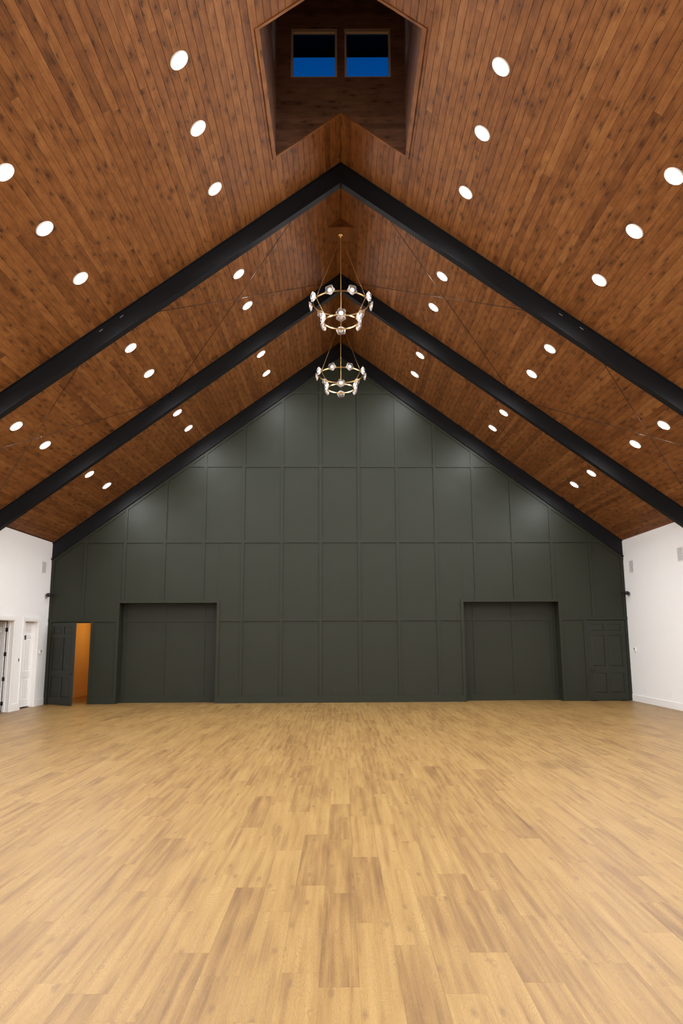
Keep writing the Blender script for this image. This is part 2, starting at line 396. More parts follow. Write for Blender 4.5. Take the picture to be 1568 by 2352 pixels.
# ================================================================== CUPOLA over the ridge
CT0, CT1 = 34.8, 46.8
def wood_piece(mb, quad, thick, axis, ru, rv, tone):
    """quad in (horizontal, z) pairs; axis gives the 3D mapping"""
    a = [axis(h, z, 0) for h, z in quad]; b = [axis(h, z, thick) for h, z in quad]
    mb.solid(a, b, [(ru+h, rv+z) for h, z in quad], tone)
def minus(rects, hole):
    out = []
    hx0, hx1, hz0, hz1 = hole
    for (x0, x1, z0, z1) in rects:
        if hx1 <= x0 or hx0 >= x1 or hz1 <= z0 or hz0 >= z1: out.append((x0, x1, z0, z1)); continue
        if hx0 > x0: out.append((x0, hx0, z0, z1))
        if hx1 < x1: out.append((hx1, x1, z0, z1))
        a, b = max(x0, hx0), min(x1, hx1)
        if hz0 > z0: out.append((a, b, z0, hz0))
        if hz1 < z1: out.append((a, b, hz1, z1))
    return out
WZ0, WZ1 = 40.4, 43.82
mbk = MB()
for r in minus([(-4.5, 4.5, 38.0, CT1)], (-3.06, -0.2, WZ0, WZ1)):
    for q in minus([r], (0.26, 3.12, WZ0, WZ1)): mbk.box(q[0], q[1], HY1+0.06, HY1+0.5, q[2], q[3])
cup_far = obj('wall_cupola_far', mbk, M_SUBC, kind='structure')
z = CT0
while z < CT1:
    z1 = min(z+0.405, CT1-0.001)
    ru, rv, tone = random.uniform(0, 90), random.uniform(0, 90), min(1, max(0, random.gauss(0.5, .2)))
    if z < HR:      # split by the two ceiling slopes
        for sd in (-1, 1):
            q = [(0, z), (sd*HX, z), (sd*HX, z1), (0, z1)]
            q = clip(q, -MS*sd, -1, -HR+0.0)       # z >= HR - MS*|x|
            if len(q) >= 3:
                mm = MB(); wood_piece(mm, q, 0.05, lambda h, zz, t: (h, HY1+t, zz), ru, rv, tone)
                obj('plank', mm, M_CUP, cup_far)
    else:
        rs = [(-HX, HX, z+0.004, z1-0.004)]
        for hole in ((-3.06, -0.2, WZ0, WZ1), (0.26, 3.12, WZ0, WZ1)): rs = minus(rs, hole)
        mm = MB()
        for r in rs: wood_piece(mm, [(r[0], r[2]), (r[1], r[2]), (r[1], r[3]), (r[0], r[3])], 0.05, lambda h, zz, t: (h, HY1+t, zz), ru, rv, tone)
        obj('plank', mm, M_CUP, cup_far)
    z += 0.405
for sd, nm in ((-1, 'left'), (1, 'right')):
    mm = MB()
    hole = [(-43.6, -40.5, WZ0, WZ1), (-39.5, -36.4, WZ0, WZ1)]
    rs = [(HY0, HY1, CT0+0.2, CT1)]
    for h_ in hole: rs = minus(rs, h_)
    for r in rs: mm.box(sd*(HX+0.08), sd*(HX+0.5), r[0], r[1], r[2], r[3])
    wl = obj('wall_cupola_'+nm, mm, M_SUBC, kind='structure'); z = CT0+0.23
    while z < CT1:
        z1 = min(z+0.405, CT1); ru, rv, tone = random.uniform(0, 90), random.uniform(0, 90), min(1, max(0, random.gauss(0.5, .2)))
        rs = [(HY0, HY1, z+0.004, z1-0.004)]
        for h_ in hole: rs = minus(rs, h_)
        mm = MB()
        for r in rs: wood_piece(mm, [(r[0], r[2]), (r[1], r[2]), (r[1], r[3]), (r[0], r[3])], 0.05, lambda h, zz, t: (sd*(HX+t), h, zz), ru, rv, tone)
        obj('plank', mm, M_CUP, wl); z += 0.405
mm = MB(); rs = [(-4.5, 4.5, 38.2, CT1)]
for r in rs: mm.box(r[0], r[1], HY0-0.5, HY0-0.06, r[2], r[3])
wn = obj('wall_cupola_near', mm, M_SUBC, kind='structure'); z = CT0
mm = MB()
while z < CT1:
    z1 = min(z+0.405, CT1); ru, rv, tone = random.uniform(0, 90), random.uniform(0, 90), random.random()
    for sd in ((-1, 1) if z < HR else (0,)):
        q = [(0, z), (sd*HX, z), (sd*HX, z1), (0, z1)] if sd else [(-HX, z), (HX, z), (HX, z1), (-HX, z1)]
        if sd: q = clip(q, -MS*sd, -1, -HR)
        if len(q) >= 3: wood_piece(mm, q, 0.05, lambda h, zz, t: (h, HY0-t, zz), ru, rv, tone)
    z += 0.405
obj('planks', mm, M_CUP, wn, kind='stuff')
mm = MB()     # hipped cupola ceiling
ap = (0, (HY0+HY1)/2, CT1+3.0); cs = [(-4.5, HY0-.5, CT1), (4.5, HY0-.5, CT1), (4.5, HY1+.5, CT1), (-4.5, HY1+.5, CT1)]
for i in range(4):
    a, b = cs[i-1], cs[i]; mm.solid([a, b, ap], [(a[0], a[1], a[2]+.3), (b[0], b[1], b[2]+.3), (0, ap[1], ap[2]+.3)], [(0, 0), (9, 0), (4.5, 5)], 0.4)
obj('ceiling_cupola', mm, M_CUP, kind='structure')
mm = MB()     # outside eaves seen through the glass
for d in ((-6.6, 6.6, HY1+0.5, HY1+2.05, 43.95, 44.2), (-6.6, 6.6, HY0-2.05, HY0-.5, 43.95, 44.2), (-6.6, -4.5, HY0-.5, HY1+.5, 43.95, 44.2), (4.5, 6.6, HY0-.5, HY1+.5, 43.95, 44.2)): mm.box(*d)
mm.box(-6.6, 6.6, HY1+1.98, HY1+2.05, 43.6, 44.2)
obj('trim_1', mm, M_DARKEXT, kind='structure', label='dark eave boards outside the roof lantern windows')
def window(n, plane, u0, u1, w0, w1):
    """plane(u, z, depth) -> xyz; depth grows outwards"""
    r = empty('window_%d' % n, plane((u0+u1)/2, w0, 0.1), kind='structure')
    def q(mb, a0, a1, b0, b1, d0, d1): mb.solid([plane(*t, d0) for t in ((a0, b0), (a1, b0), (a1, b1), (a0, b1))], [plane(*t, d1) for t in ((a0, b0), (a1, b0), (a1, b1), (a0, b1))])
    t = 0.13
    for nm, (a0, a1, b0, b1) in (('sill', (u0, u1, w0, w0+.05)), ('head', (u0, u1, w1-t*1.6, w1)), ('jamb', (u0, u0+t, w0+.05, w1-t*1.6)), ('jamb', (u1-t, u1, w0+.05, w1-t*1.6))):
        mb = MB(); q(mb, a0, a1, b0, b1, 0.0, 0.3); obj(nm, mb, M_WINF, r)
    mb = MB(); q(mb, u0+t, u1-t, w0+.05, w1-t*1.6, 0.2, 0.22); obj('pane', mb, M_PANE, r)
window(1, lambda u, z, d: (u, HY1+d, z), -3.06, -0.2, WZ0, WZ1)
window(2, lambda u, z, d: (u, HY1+d, z), 0.26, 3.12, WZ0, WZ1)
window(3, lambda u, z, d: (-HX-d, u, z), -43.6, -40.5, WZ0, WZ1)
window(4, lambda u, z, d: (-HX-d, u, z), -39.5, -36.4, WZ0, WZ1)
window(5, lambda u, z, d: (HX+d, u, z), -43.6, -40.5, WZ0, WZ1)
window(6, lambda u, z, d: (HX+d, u, z), -39.5, -36.4, WZ0, WZ1)
# wooden edging round the lantern opening
tr2 = empty('trim_2', (0, -40, 35), kind='structure', label='stained wood edging around the roof lantern opening')
def edging(side, s0, s1, y0, y1):
    mb = MB(); t = random.random()*.4+.4; ru = random.random()*50
    a = [sp_pt(side, s, y, -0.06) for s, y in ((s0, y0), (s1, y0), (s1, y1), (s0, y1))]; b = [sp_pt(side, s, y, 0.01) for s, y in ((s0, y0), (s1, y0), (s1, y1), (s0, y1))]
    lng = (s1-s0) > (y1-y0); uv = [(ru+(s if lng else y), 7+(y if lng else s)) for s, y in ((s0, y0), (s1, y0), (s1, y1), (s0, y1))]
    mb.solid(a, b, uv, t); obj('edge_board', mb, M_CEIL, tr2)
for sd in (-1, 1):
    e = HX/CT
    edging(sd, 0, e+0.22, HY1-0.02, HY1+0.14); edging(sd, 0, e+0.22, HY0-0.14, HY0+0.02); edging(sd, e-0.02, e+0.22, HY0+0.02, HY1-0.02)

# ================================================================== SIDE WALLS
XWL = 29.55    # left wall stands a touch further out
D1 = (-11.45, -8.35, 0, 8.04); D2 = (-6.17, -3.07, 0, 8.03)
rsL = [(YB, gy(-XWL)+0.02, 0, ZW+0.25)]
for h_ in (D1, D2): rsL = minus(rsL, h_)
mb = MB()
for r in rsL: mb.box(-XWL-0.6, -XWL+0.15, r[0], r[1], r[2], r[3])
for v_i, v in enumerate(mb.v):
    if v[0] > -XWL: mb.v[v_i] = (-XWL+0.0, v[1], v[2])
wall_left = obj('wall_left', mb, M_WHITE, kind='structure')
XWR = 29.27
mb = MB(); mb.box(XWR, XWR+0.5, YB, gy(XWR)+0.02, 0, ZW+0.25); wall_right = obj('wall_right', mb, M_WHITE, kind='structure')
# end wall behind the camera
mb = MB(); mb.solid([(-XW, YB, 0), (XW, YB, 0), (XW, YB, ZW), (0, YB, HR), (-XW, YB, ZW)], [(-XW, YB-.5, 0), (XW, YB-.5, 0), (XW, YB-.5, ZW), (0, YB-.5, HR), (-XW, YB-.5, ZW)])
obj('wall_front', mb, M_WHITE, kind='structure')
# baseboards
def baseboard(name, sd, X, segs):
    mb = MB()
    for a, b in segs:
        mb.box(*sorted((sd*X, sd*(X-0.05))), a, b, 0, 0.6); mb.box(*sorted((sd*X, sd*(X-0.03))), a, b, 0.6, 0.635)
    obj(name, mb, M_TRIMW, kind='structure')
baseboard('baseboard_left', -1, XWL, [(YB, -11.8), (-8.02, -6.55), (-2.73, gy(-XWL)-0.005)])
baseboard('baseboard_right', 1, XWR, [(YB, gy(XWR)-0.005)])

# ================================================================== GREEN GABLE WALL
HOLES = {'nL': (-22.46, -12.68, 0, 9.93), 'nR': (12.45, 22.22, 0, 9.93), 'dL': (-29.2, -25.25, 0, 7.95), 'dR': (24.98, 29.0, 0, 8.03)}
GX0, GX1 = -29.6, 29.32
def G(x, d, z): return (x, gy(x)+d, z)
wb = MB()
xs = sorted({GX0, GX1, 0.0}|{v for h_ in HOLES.values() for v in h_[:2]})
for i in range(len(xs)-1):
    a, b = xs[i], xs[i+1]; mid = (a+b)/2; zb = 0
    for h_ in HOLES.values():
        if h_[0] <= mid <= h_[1]: zb = h_[3]
    q = [(a, zb), (b, zb), (b, ceil_z(b)+.1), (a, ceil_z(a)+.1)]
    wb.solid([G(x, 0.03, z) for x, z in q], [G(x, 0.4, z) for x, z in q])
wb.box(24.7, 29.3, .45, .6, -0.05, 8.3, g=gy)
wall_back = obj('wall_back', wb, M_GREEN, kind='structure')
ZR = [0.0, 8.06, 16.06, 24.06, 32.10, 39.0]; BX = [-2.18+4*i for i in range(-6, 8)]
edges = [GX0]+BX+[GX1]
RK = 1.72   # vertical drop of the gable beam's underside below the ceiling
for r in range(5):
    for c in range(len(edges)-1):
        x0, x1, z0, z1 = edges[c], edges[c+1], ZR[r], ZR[r+1]
        rs = [(x0, x1, z0, z1)]
        for h_ in HOLES.values(): rs = minus(rs, h_)
        mb = MB()
        for (a, b, p, q) in rs:
            a += 0.004; b -= 0.004; p += 0.004; q -= 0.004
            for lo, hi in ((a, min(b, 0)), (max(a, 0), b)):
                if hi-lo < 0.02: continue
                pl = [(lo, p), (hi, p), (hi, q), (lo, q)]; pl = clip(pl, MS, 1, HR-0.05); pl = clip(pl, -MS, 1, HR-0.05)
                if len(pl) >= 3: mb.solid([G(x, 0.0, z) for x, z in pl], [G(x, 0.028, z) for x, z in pl])
        if mb.v: obj('panel', mb, M_GREEN, wall_back)
BW, BT = 0.145, 0.085
def bat(poly, t=BT, name='batten'):
    if len(poly) < 3: return
    mb = MB(); mb.solid([G(x, -t, z) for x, z in poly], [G(x, -0.001, z) for x, z in poly]); obj(name, mb, M_GREEN, wall_back)
RKB = RK+0.36
def under(poly): return clip(clip(poly, MS, 1, HR-RKB), -MS, 1, HR-RKB)
for x in BX:       # vertical battens, notched at openings
    zb, zt = 0.64, 40
    if -22.9 < x < -12.3 or 12.1 < x < 22.6: zb = 10.22
    if 24.7 < x < 29.2 or x < -25.0: zb = 8.06
    a, b = x-BW, x+BW
    if a < 0 < b: pls = [[(a, zb), (0, zb), (0, zt), (a, zt)], [(0, zb), (b, zb), (b, zt), (0, zt)]]
    else: pls = [[(a, zb), (b, zb), (b, zt), (a, zt)]]
    for pl in pls: bat(under(pl))
for zz in ZR[1:5]:   # horizontal battens between the verticals
    for c in range(len(edges)-1):
        a, b = edges[c]+BW, edges[c+1]-BW
        if c == 0: a = GX0+0.02
        if c == len(edges)-2: b = GX1-0.02
        rs = [(a, b, zz, zz+2*BW)]
        for k in ('nL', 'nR'):
            h_ = HOLES[k]; rs = minus(rs, (h_[0]-.3, h_[1]+.3, 0, h_[3]+.29))
        for r in rs:
            pl = under([(r[0], r[2]), (r[1], r[2]), (r[1], r[3]), (r[0], r[3])])
            if len(pl) >= 3 and r[1]-r[0] > 0.05: bat(pl)
for sd in (-1, 1):   # raking boards under the beam
    x1 = GX1 if sd > 0 else GX0
    def zt(x, d): return HR-MS*abs(x)-d
    bat([(0, zt(0, RKB)), (x1, zt(x1, RKB)), (x1, zt(x1, RK)), (0, zt(0, RK))], BT+0.004, 'rake_board')
    xe = 29.2 if sd > 0 else -29.5
    bat([(xe-sd*.3, .64 if sd < 0 else .64), (xe, .64), (xe, zt(xe, RKB)), (xe-sd*.3, zt(xe-sd*.3, RKB))][::sd] if False else [(xe-sd*.24, 8.35), (xe, 8.35), (xe, zt(xe, RKB)), (xe-sd*.24, zt(xe-sd*.24, RKB))], BT, 'corner_board')
for k in ('nL', 'nR'):   # niche surrounds
    a, b, _, t = HOLES[k]
    bat([(a-.3, 0), (a, 0), (a, t), (a-.3, t)], 0.10, 'casing'); bat([(b, 0), (b+.3, 0), (b+.3, t), (b, t)], 0.10, 'casing'); bat([(a-.3, t), (b+.3, t), (b+.3, t+.29), (a-.3, t+.29)], 0.10, 'casing')
bat([(-25.25, 0), (-24.95, 0), (-24.95, 8.06), (-25.25, 8.06)], 0.09, 'casing')
bat([(24.68, 0), (24.98, 0), (24.98, 8.06), (24.68, 8.06)], 0.09, 'casing')
bat([(29.0, 0), (29.25, 0), (29.25, 8.06), (29.0, 8.06)], 0.05, 'casing')
bat([(-29.5, 0), (-29.2, 0), (-29.2, 8.06), (-29.5, 8.06)], 0.05, 'casing')
gb = MB()
for a, b in ((-24.95, -22.76), (-12.38, 12.15), (22.52, 24.68)): gb.box(a, b, -0.105, -0.001, 0, 0.64, g=gy)
obj('baseboard_back', gb, M_GREEN, kind='structure')
# niches
for nm, k in (('left', 'nL'), ('right', 'nR')):
    a, b, _, t = HOLES[k]; dp = 1.3
    mb = MB()
    mb.solid([G(x, dp, z) for x, z in ((a-.2, 0), (b+.2, 0), (b+.2, t+.2), (a-.2, t+.2))], [G(x, dp+.2, z) for x, z in ((a-.2, 0), (b+.2, 0), (b+.2, t+.2), (a-.2, t+.2))])
    mb.box(a-.2, a, 0.4, dp, 0, t+.2, g=gy); mb.box(b, b+.2, 0.4, dp, 0, t+.2, g=gy); mb.box(a, b, 0.4, dp, t, t+.2, g=gy)
    nc = obj('wall_niche_'+nm, mb, M_GREEN, kind='structure')
    bs = [x for x in BX if a < x < b]
    ofs = -0.1 if k == 'nR' else 0
    for x in bs:
        bx('batten', (max(a, x-BW+ofs), x+BW+ofs, dp-.06, dp-.001, .6, t), M_GREEN, nc, g=gy)
    ee = [a]+[x+ofs for x in bs]+[b]
    for i in range(len(ee)-1): bx('batten', (ee[i]+(BW if i else 0), ee[i+1]-(BW if i < len(ee)-2 else 0), dp-.06, dp-.001, 8.06, 8.35), M_GREEN, nc, g=gy)
    bx('baseboard', (a, b, dp-.085, dp-.061, 0, .6), M_GREEN, nc, g=gy)
mb = MB()   # floor boards carry on into the niches and the side room
def patch(x0, x1, y0, y1):
    x = x0
    while x < x1-0.01:
        y = y0
        while y < y1-0.01:
            e = min(y1, y+random.choice((2.0, 3.5, 5.0))); floor_plank(mb, (x, min(x+.75, x1), y, e, min(1, max(0, random.gauss(.5, .2))), random.uniform(0, 80), random.uniform(0, 80))); y = e
        x += .75
patch(-22.46, -12.68, gy(-22.46), gy(-12.68)+1.3); patch(12.45, 22.22, gy(12.45), gy(22.22)+1.3); patch(-29.35, -22.9, gy(-29.3), 16)
floor2 = obj('floor_niches', mb, M_FLOOR, kind='structure')

# ================================================================== SIDE ROOMS SEEN THROUGH DOORS
mb = MB()
mb.box(-29.65, -29.4, gy(-29.4)+.4, 16, 0, 9); mb.box(-22.9, -22.65, gy(-22)+1.52, 16, 0, 9); mb.box(-29.65, -22.65, 16, 16.25, 0, 9); mb.box(-29.65, -22.65, gy(-29)+.4, 16.25, 9, 9.2)
obj('wall_side_room', mb, M_CREAM, kind='structure')
mb = MB(); mb.box(-29.4, -29.34, gy(-29.4)+.4, 16, 0, 0.5); obj('baseboard_side_room', mb, M_CREAM, kind='structure')
t = empty('ceiling_lamp', (-25.6, 9, 9), label='warm ceiling lamp inside the orange-lit side room', cat='ceiling lamp')
mb = MB(); mb.lathe([(0.0, 0), (0.5, 0), (0.52, -0.08), (0.45, -0.1)], 20); obj('base', mb, M_GOLD, t, local=True)
mb = MB(); mb.lathe([(0.45, -0.1), (0.42, -0.22), (0.25, -0.33), (0.0, -0.36)], 20); obj('shade', mb, M_WARM, t, local=True)
ld = bpy.data.lights.new('lamp', 'POINT'); ld.energy = 26; ld.color = (1.0, 0.55, 0.16); ld.shadow_soft_size = 0.12
lo = bpy.data.objects.new('lamp', ld); COL.objects.link(lo); lo.parent = t; lo.location = (0, 0, -0.6*F)
mb = MB()
mb.box(-38, -30.15, -2.9, -2.7, 0, 9); mb.box(-38.2, -38, -20, -2.7, 0, 9); mb.box(-38, -30.15, -20.2, -20, 0, 9); mb.box(-38.2, -30.15, -20.2, -2.7, 9, 9.2)
mb.box(-38, -30.15, -7.2, -7.0, 0, 9)
obj('wall_left_room', mb, M_WHITE, kind='structure')
mb = MB(); mb.box(-38, -29.4, -20, -2.9, -0.25, -0.002); obj('floor_left_room', mb, M_SUB, kind='structure')

# ================================================================== DOORS
PZ = [(6.89, 7.63), (3.36, 6.50), (0.72, 2.72)]
def door_leaf(W, H, T, mat, xf, parent, both=True, name='leaf'):
    """six panel leaf; local u 0..W, v -T..0 (0 = front), z 0..H mapped by xf"""
    mb = MB(); sx_ = W/4.0; k = H/8.0
    us = [(0.34*sx_+0.03, 1.78*sx_), (2.18*sx_, W-0.40*sx_-0.03)]
    zs = [(a*k, b*k) for a, b in PZ]
    rs = [(0, W, 0.02, H)]
    for u in us:
        for z_ in zs: rs = minus(rs, (u[0], u[1], z_[0], z_[1]))
    for r in rs: mb.solid([xf(u, 0, z_) for u, z_ in ((r[0], r[2]), (r[1], r[2]), (r[1], r[3]), (r[0], r[3]))], [xf(u, T, z_) for u, z_ in ((r[0], r[2]), (r[1], r[2]), (r[1], r[3]), (r[0], r[3]))])
    leaf = obj(name, mb, mat, parent)
    for u in us:
        for z_ in zs:
            mb = MB(); g = 0.0
            mb.solid([xf(a, .05, b) for a, b in ((u[0]-g, z_[0]-g), (u[1]+g, z_[0]-g), (u[1]+g, z_[1]+g), (u[0]-g, z_[1]+g))], [xf(a, T-.05, b) for a, b in ((u[0]-g, z_[0]-g), (u[1]+g, z_[0]-g), (u[1]+g, z_[1]+g), (u[0]-g, z_[1]+g))])
            i = 0.07; j = 0.14
            for d0, d1 in ((0.018, 0.05), (T-.018, T-.05)):
                mb.solid([xf(a, d0, b) for a, b in ((u[0]+j, z_[0]+j), (u[1]-j, z_[0]+j), (u[1]-j, z_[1]-j), (u[0]+j, z_[1]-j))], [xf(a, d1, b) for a, b in ((u[0]+i, z_[0]+i), (u[1]-i, z_[0]+i), (u[1]-i, z_[1]-i), (u[0]+i, z_[1]-i))])
            obj('door_panel', mb, mat, leaf)
    return leaf
def lever(xf, u, z_, T, parent, s=1, sides=(0, 1)):
    mb = MB()
    for sd_ in sides:
        d = (lambda v: -v) if sd_ == 0 else (lambda v: T+v)
        mb.tube(xf(u, d(0), z_), xf(u, d(.03), z_), .10, 14); mb.tube(xf(u, d(.02), z_), xf(u, d(.17), z_), .035, 8)
        mb.tube(xf(u, d(.17), z_), xf(u+s*.38, d(.17), z_), .032, 8)
    obj('lever_handle', mb, M_BLACK, parent, label='black lever handle')
# door 3: dark green leaf standing open at the left end of the gable wall
d3 = empty('door_3', (-29.15, gy(-29.2)-.02, 0), kind='structure', label='dark green six-panel door standing open before the orange-lit room')
A3 = math.radians(36.0); hx_, hy_ = -29.13, gy(-29.15)-.07
def xf3(u, v, z_): return (hx_+u*math.cos(A3)+v*math.sin(A3), hy_-u*math.sin(A3)+v*math.cos(A3), z_+0.03)
lf = door_leaf(3.9, 7.9, .145, M_GREEN2, xf3, d3); lever(xf3, 3.64, 3.0, .145, lf, -1)
for zh in (0.8, 3.0, 5.2, 7.3):
    mb = MB(); mb.tube((hx_, hy_+.0, zh-.15), (hx_, hy_, zh+.15), .03, 8); obj('hinge', mb, M_BLACK, d3)
mb = MB(); mb.box(-25.25, -25.17, 0.03, .4, 0, 7.95, g=gy); mb.box(-29.28, -29.2, 0.03, .4, 0, 7.95, g=gy); mb.box(-29.28, -25.17, 0.03, .4, 7.95, 8.03, g=gy); obj('jamb', mb, M_GREEN, d3)
# door 4: dark green closed door at the right end
d4 = empty('door_4', (27, gy(27), 0), kind='structure', label='dark green six-panel door, closed, at the right end')
def xf4(u, v, z_): return (25.0+u, gy(25.0+u)-.025+v, z_+.02)
lf = door_leaf(3.96, 7.98, .145, M_GREEN2, xf4, d4); lever(xf4, 0.22, 3.0, .145, lf, 1, (0,))
mb = MB(); mb.box(24.98, 29.0, .16, .4, 0, 8.03, g=gy); obj('stop', mb, M_GREEN, d4)
# door 2: white door in the left wall
d2 = empty('door_2', (-XWL, -4.6, 0), kind='structure', label='white six-panel door, closed, in the left wall')
def xf2(u, v, z_): return (-XWL-.42-v, -6.13+u, z_+.09)
lf = door_leaf(3.02, 7.86, .145, M_TRIMW, xf2, d2)
def casing_lr(parent, X, sd, y0, y1, t, w=.35):
    for nm, (a, b, c, d) in (('casing', (y0-w-.03, y0-.03, 0, t+.03)), ('casing', (y1+.03, y1+w+.03, 0, t+.03)), ('head_casing', (y0-w-.03, y1+w+.03, t+.03, t+.03+w))):
        bx(nm, (*sorted((X, X-sd*.07)), a, b, c, d), M_TRIMW, parent)
    mb = MB(); e = X+sd*.6
    mb.box(*sorted((X-sd*.02, e)), y0-.03, y0+.03, 0, t); mb.box(*sorted((X-sd*.02, e)), y1-.03, y1+.03, 0, t); mb.box(*sorted((X-sd*.02, e)), y0, y1, t-.03, t+.03)
    obj('jamb', mb, M_TRIMW, parent)
casing_lr(d2, -XWL, -1, D2[0]+.02, D2[1]-.02, 8.02)
mb = MB()   # door stop
for a, b in ((D2[0]+.05, D2[0]+.11), (D2[1]-.11, D2[1]-.05)): mb.box(-XWL-.42, -XWL-.34, a, b, 0, 7.98)
obj('stop', mb, M_TRIMW, d2)
# door 1: white door open into the next room
d1 = empty('door_1', (-XWL, -9.9, 0), kind='structure', label='white door opened into the next room, black hinges on its jamb')
casing_lr(d1, -XWL, -1, D1[0]+.02, D1[1]-.02, 8.02)
def xf1(u, v, z_): return (-XWL-.66-u, -8.47-.145+v, z_+.05)
lf = door_leaf(2.95, 7.88, .145, M_TRIMW, xf1, d1)
for zh in (0.75, 2.87, 5.05, 7.2):
    mb = MB(); mb.box(-XWL-.66, -XWL-.50, -8.425, -8.41, zh-.17, zh+.17); mb.tube((-XWL-.64, -8.44, zh-.17), (-XWL-.64, -8.44, zh+.17), .03, 8)
    mb.box(-XWL-.67, -XWL-.655, -8.60, -8.44, zh-.17, zh+.17); obj('hinge', mb, M_BLACK, d1, label='black butt hinge')
bx('stop', (-XWL-.48, -XWL-.36, -8.46, -8.40, 0, 7.98), M_TRIMW, d1)
# sign on door 2
sg = empty('door_fitting', (-XWL-.42, -5.8, 6.35), label='small black box fitted high on the closed white door', cat='door fitting')
bx('housing', (-XWL-.42, -XWL-.02, -6.02, -5.55, 6.32, 6.70), M_BLACK, sg); bx('mark', (-XWL-.02, -XWL-.015, -5.66, -5.61, 6.44, 6.60), M_MARK, sg); bx('mark', (-XWL-.02, -XWL-.015, -5.95, -5.85, 6.39, 6.45), M_MARK, sg)

# ================================================================== WALL FITTINGS
def grille(X, sd, y0, y1, z0, z1, label):
    t = empty('air_grille', (X, (y0+y1)/2, z0), label=label, cat='air vent', group='white return air grilles high on the side walls')
    d = lambda a, b: sorted((X-sd*a, X-sd*b))
    mb = MB(); w_ = .09
    for r in minus([(y0-w_, y1+w_, z0-w_, z1+w_)], (y0, y1, z0, z1)): mb.box(*d(0, .03), *r)
    obj('frame', mb, M_PLATE, t); bx('core', (*d(0.0, .006), y0, y1, z0, z1), M_GRILLE, t)
    n = 14
    for i in range(n):
        zc = z0+(i+.5)*(z1-z0)/n; mb = MB()
        a = [(X-sd*.006, y, zc+.03) for y in (y0, y1)]+[(X-sd*.026, y, zc-.012) for y in (y1, y0)]
        mb.solid(a, [(x, y, z_-.008) for x, y, z_ in a]); obj('slat', mb, M_PLATE, t)
grille(-XWL, -1, -3.02, -2.05, 12.88, 13.92, 'white air grille on the left wall above the closed white door')
grille(XWR, 1, -1.82, -.85, 12.78, 13.90, 'white air grille on right wall near the gable corner, farther of two')
grille(XWR, 1, -12.7, -11.68, 12.80, 13.90, 'white air grille on right wall at the photo edge, nearer of two')
def spot(x, sd, label):
    y0 = gy(x)-.06
    t = empty('wall_spotlight', (x, y0, 10.8), label=label, cat='wall light', group='small black spotlights beside the gable wall corners')
    mb = MB(); mb.tube((x, y0, 10.8), (x, y0-.06, 10.8), .16, 16); obj('mount', mb, M_BLACK, t)
    mb = MB(); mb.tube((x, y0-.05, 10.8), (x-sd*0.02, y0-.75, 10.83), .055, 10); obj('arm', mb, M_BLACK, t)
    mb = MB(); R = Matrix.Rotation(math.radians(90), 4, 'X'); T = Matrix.Translation((x, y0-.55, 10.78)) @ Matrix.Rotation(math.radians(8), 4, 'X') @ R
    mb.lathe([(0.0, 0), (0.10, 0), (0.13, .06), (0.19, .45), (0.20, .72), (0.15, .74), (0.0, .66)], 20, T=T); obj('head', mb, M_BLACK, t)
spot(-29.22, -1, 'small black spotlight high on the left end of the green gable wall')
spot(28.98, 1, 'small black spotlight high on the right end of the green gable wall')
def thermostat(X, sd, y, z_, ds, label):
    t = empty('thermostat', (X, y, z_-.2), label=label, cat='thermostat'); d = lambda a, b: sorted((X-sd*a, X-sd*b))
    bx('body', (*d(0, .11), y-.20, y+.20, z_-.18, z_+.20), M_PLATE, t); bx('screen', (*d(.11, .116), y+ds-.08, y+ds+.08, z_-.02, z_+.14), M_BLACK, t)
thermostat(-XWL, -1, -2.26, 5.15, .10, 'white thermostat with black screen on left wall beside the closed white door')
thermostat(XWR, 1, -.88, 5.08, .10, 'white thermostat with black screen on the right wall near the dark green door')
t = empty('light_switch', (-XWL, -7.0, 4.3), label='light switch with dark rocker between the two white doors', cat='switch')
bx('plate', (-XWL, -XWL+.02, -7.13, -6.87, 4.28, 4.72), M_PLATE, t); bx('rocker', (-XWL+.02, -XWL+.05, -7.06, -6.94, 4.38, 4.62), M_BLACK, t)
def outlet_g(x, label):
    t = empty('power_outlet', (x, gy(x), 1.0), label=label, cat='outlet', group='dark outlets along the foot of the green wall')
    bx('plate', (x-.12, x+.12, -.02, -.001, .99, 1.39), M_BLACK, t, g=gy)
    mb = MB(); mb.box(x-.07, x+.07, -.03, -.02, 1.03, 1.17, g=gy); mb.box(x-.07, x+.07, -.03, -.02, 1.21, 1.35, g=gy); obj('socket', mb, M_BLACK, t)
outlet_g(-9.78, 'dark outlet low on green wall, nearest the left niche'); outlet_g(-.75, 'dark outlet low on green wall at its middle'); outlet_g(9.54, 'dark outlet low on green wall, nearest the right niche')
def outlet_r(y, label):
    t = empty('power_outlet', (XWR, y, 1.0), label=label, cat='outlet', group='white outlets low on the right wall')
    bx('plate', (XWR-.025, XWR, y-.12, y+.12, 1.0, 1.4), M_PLATE, t)
    mb = MB(); mb.box(XWR-.035, XWR-.025, y-.07, y+.07, 1.04, 1.18); mb.box(XWR-.035, XWR-.025, y-.07, y+.07, 1.22, 1.36); obj('socket', mb, M_PLATE, t)
outlet_r(-2.66, 'white outlet low on right wall, the one nearer the gable'); outlet_r(-8.11, 'white outlet low on right wall, the one nearer the viewer')

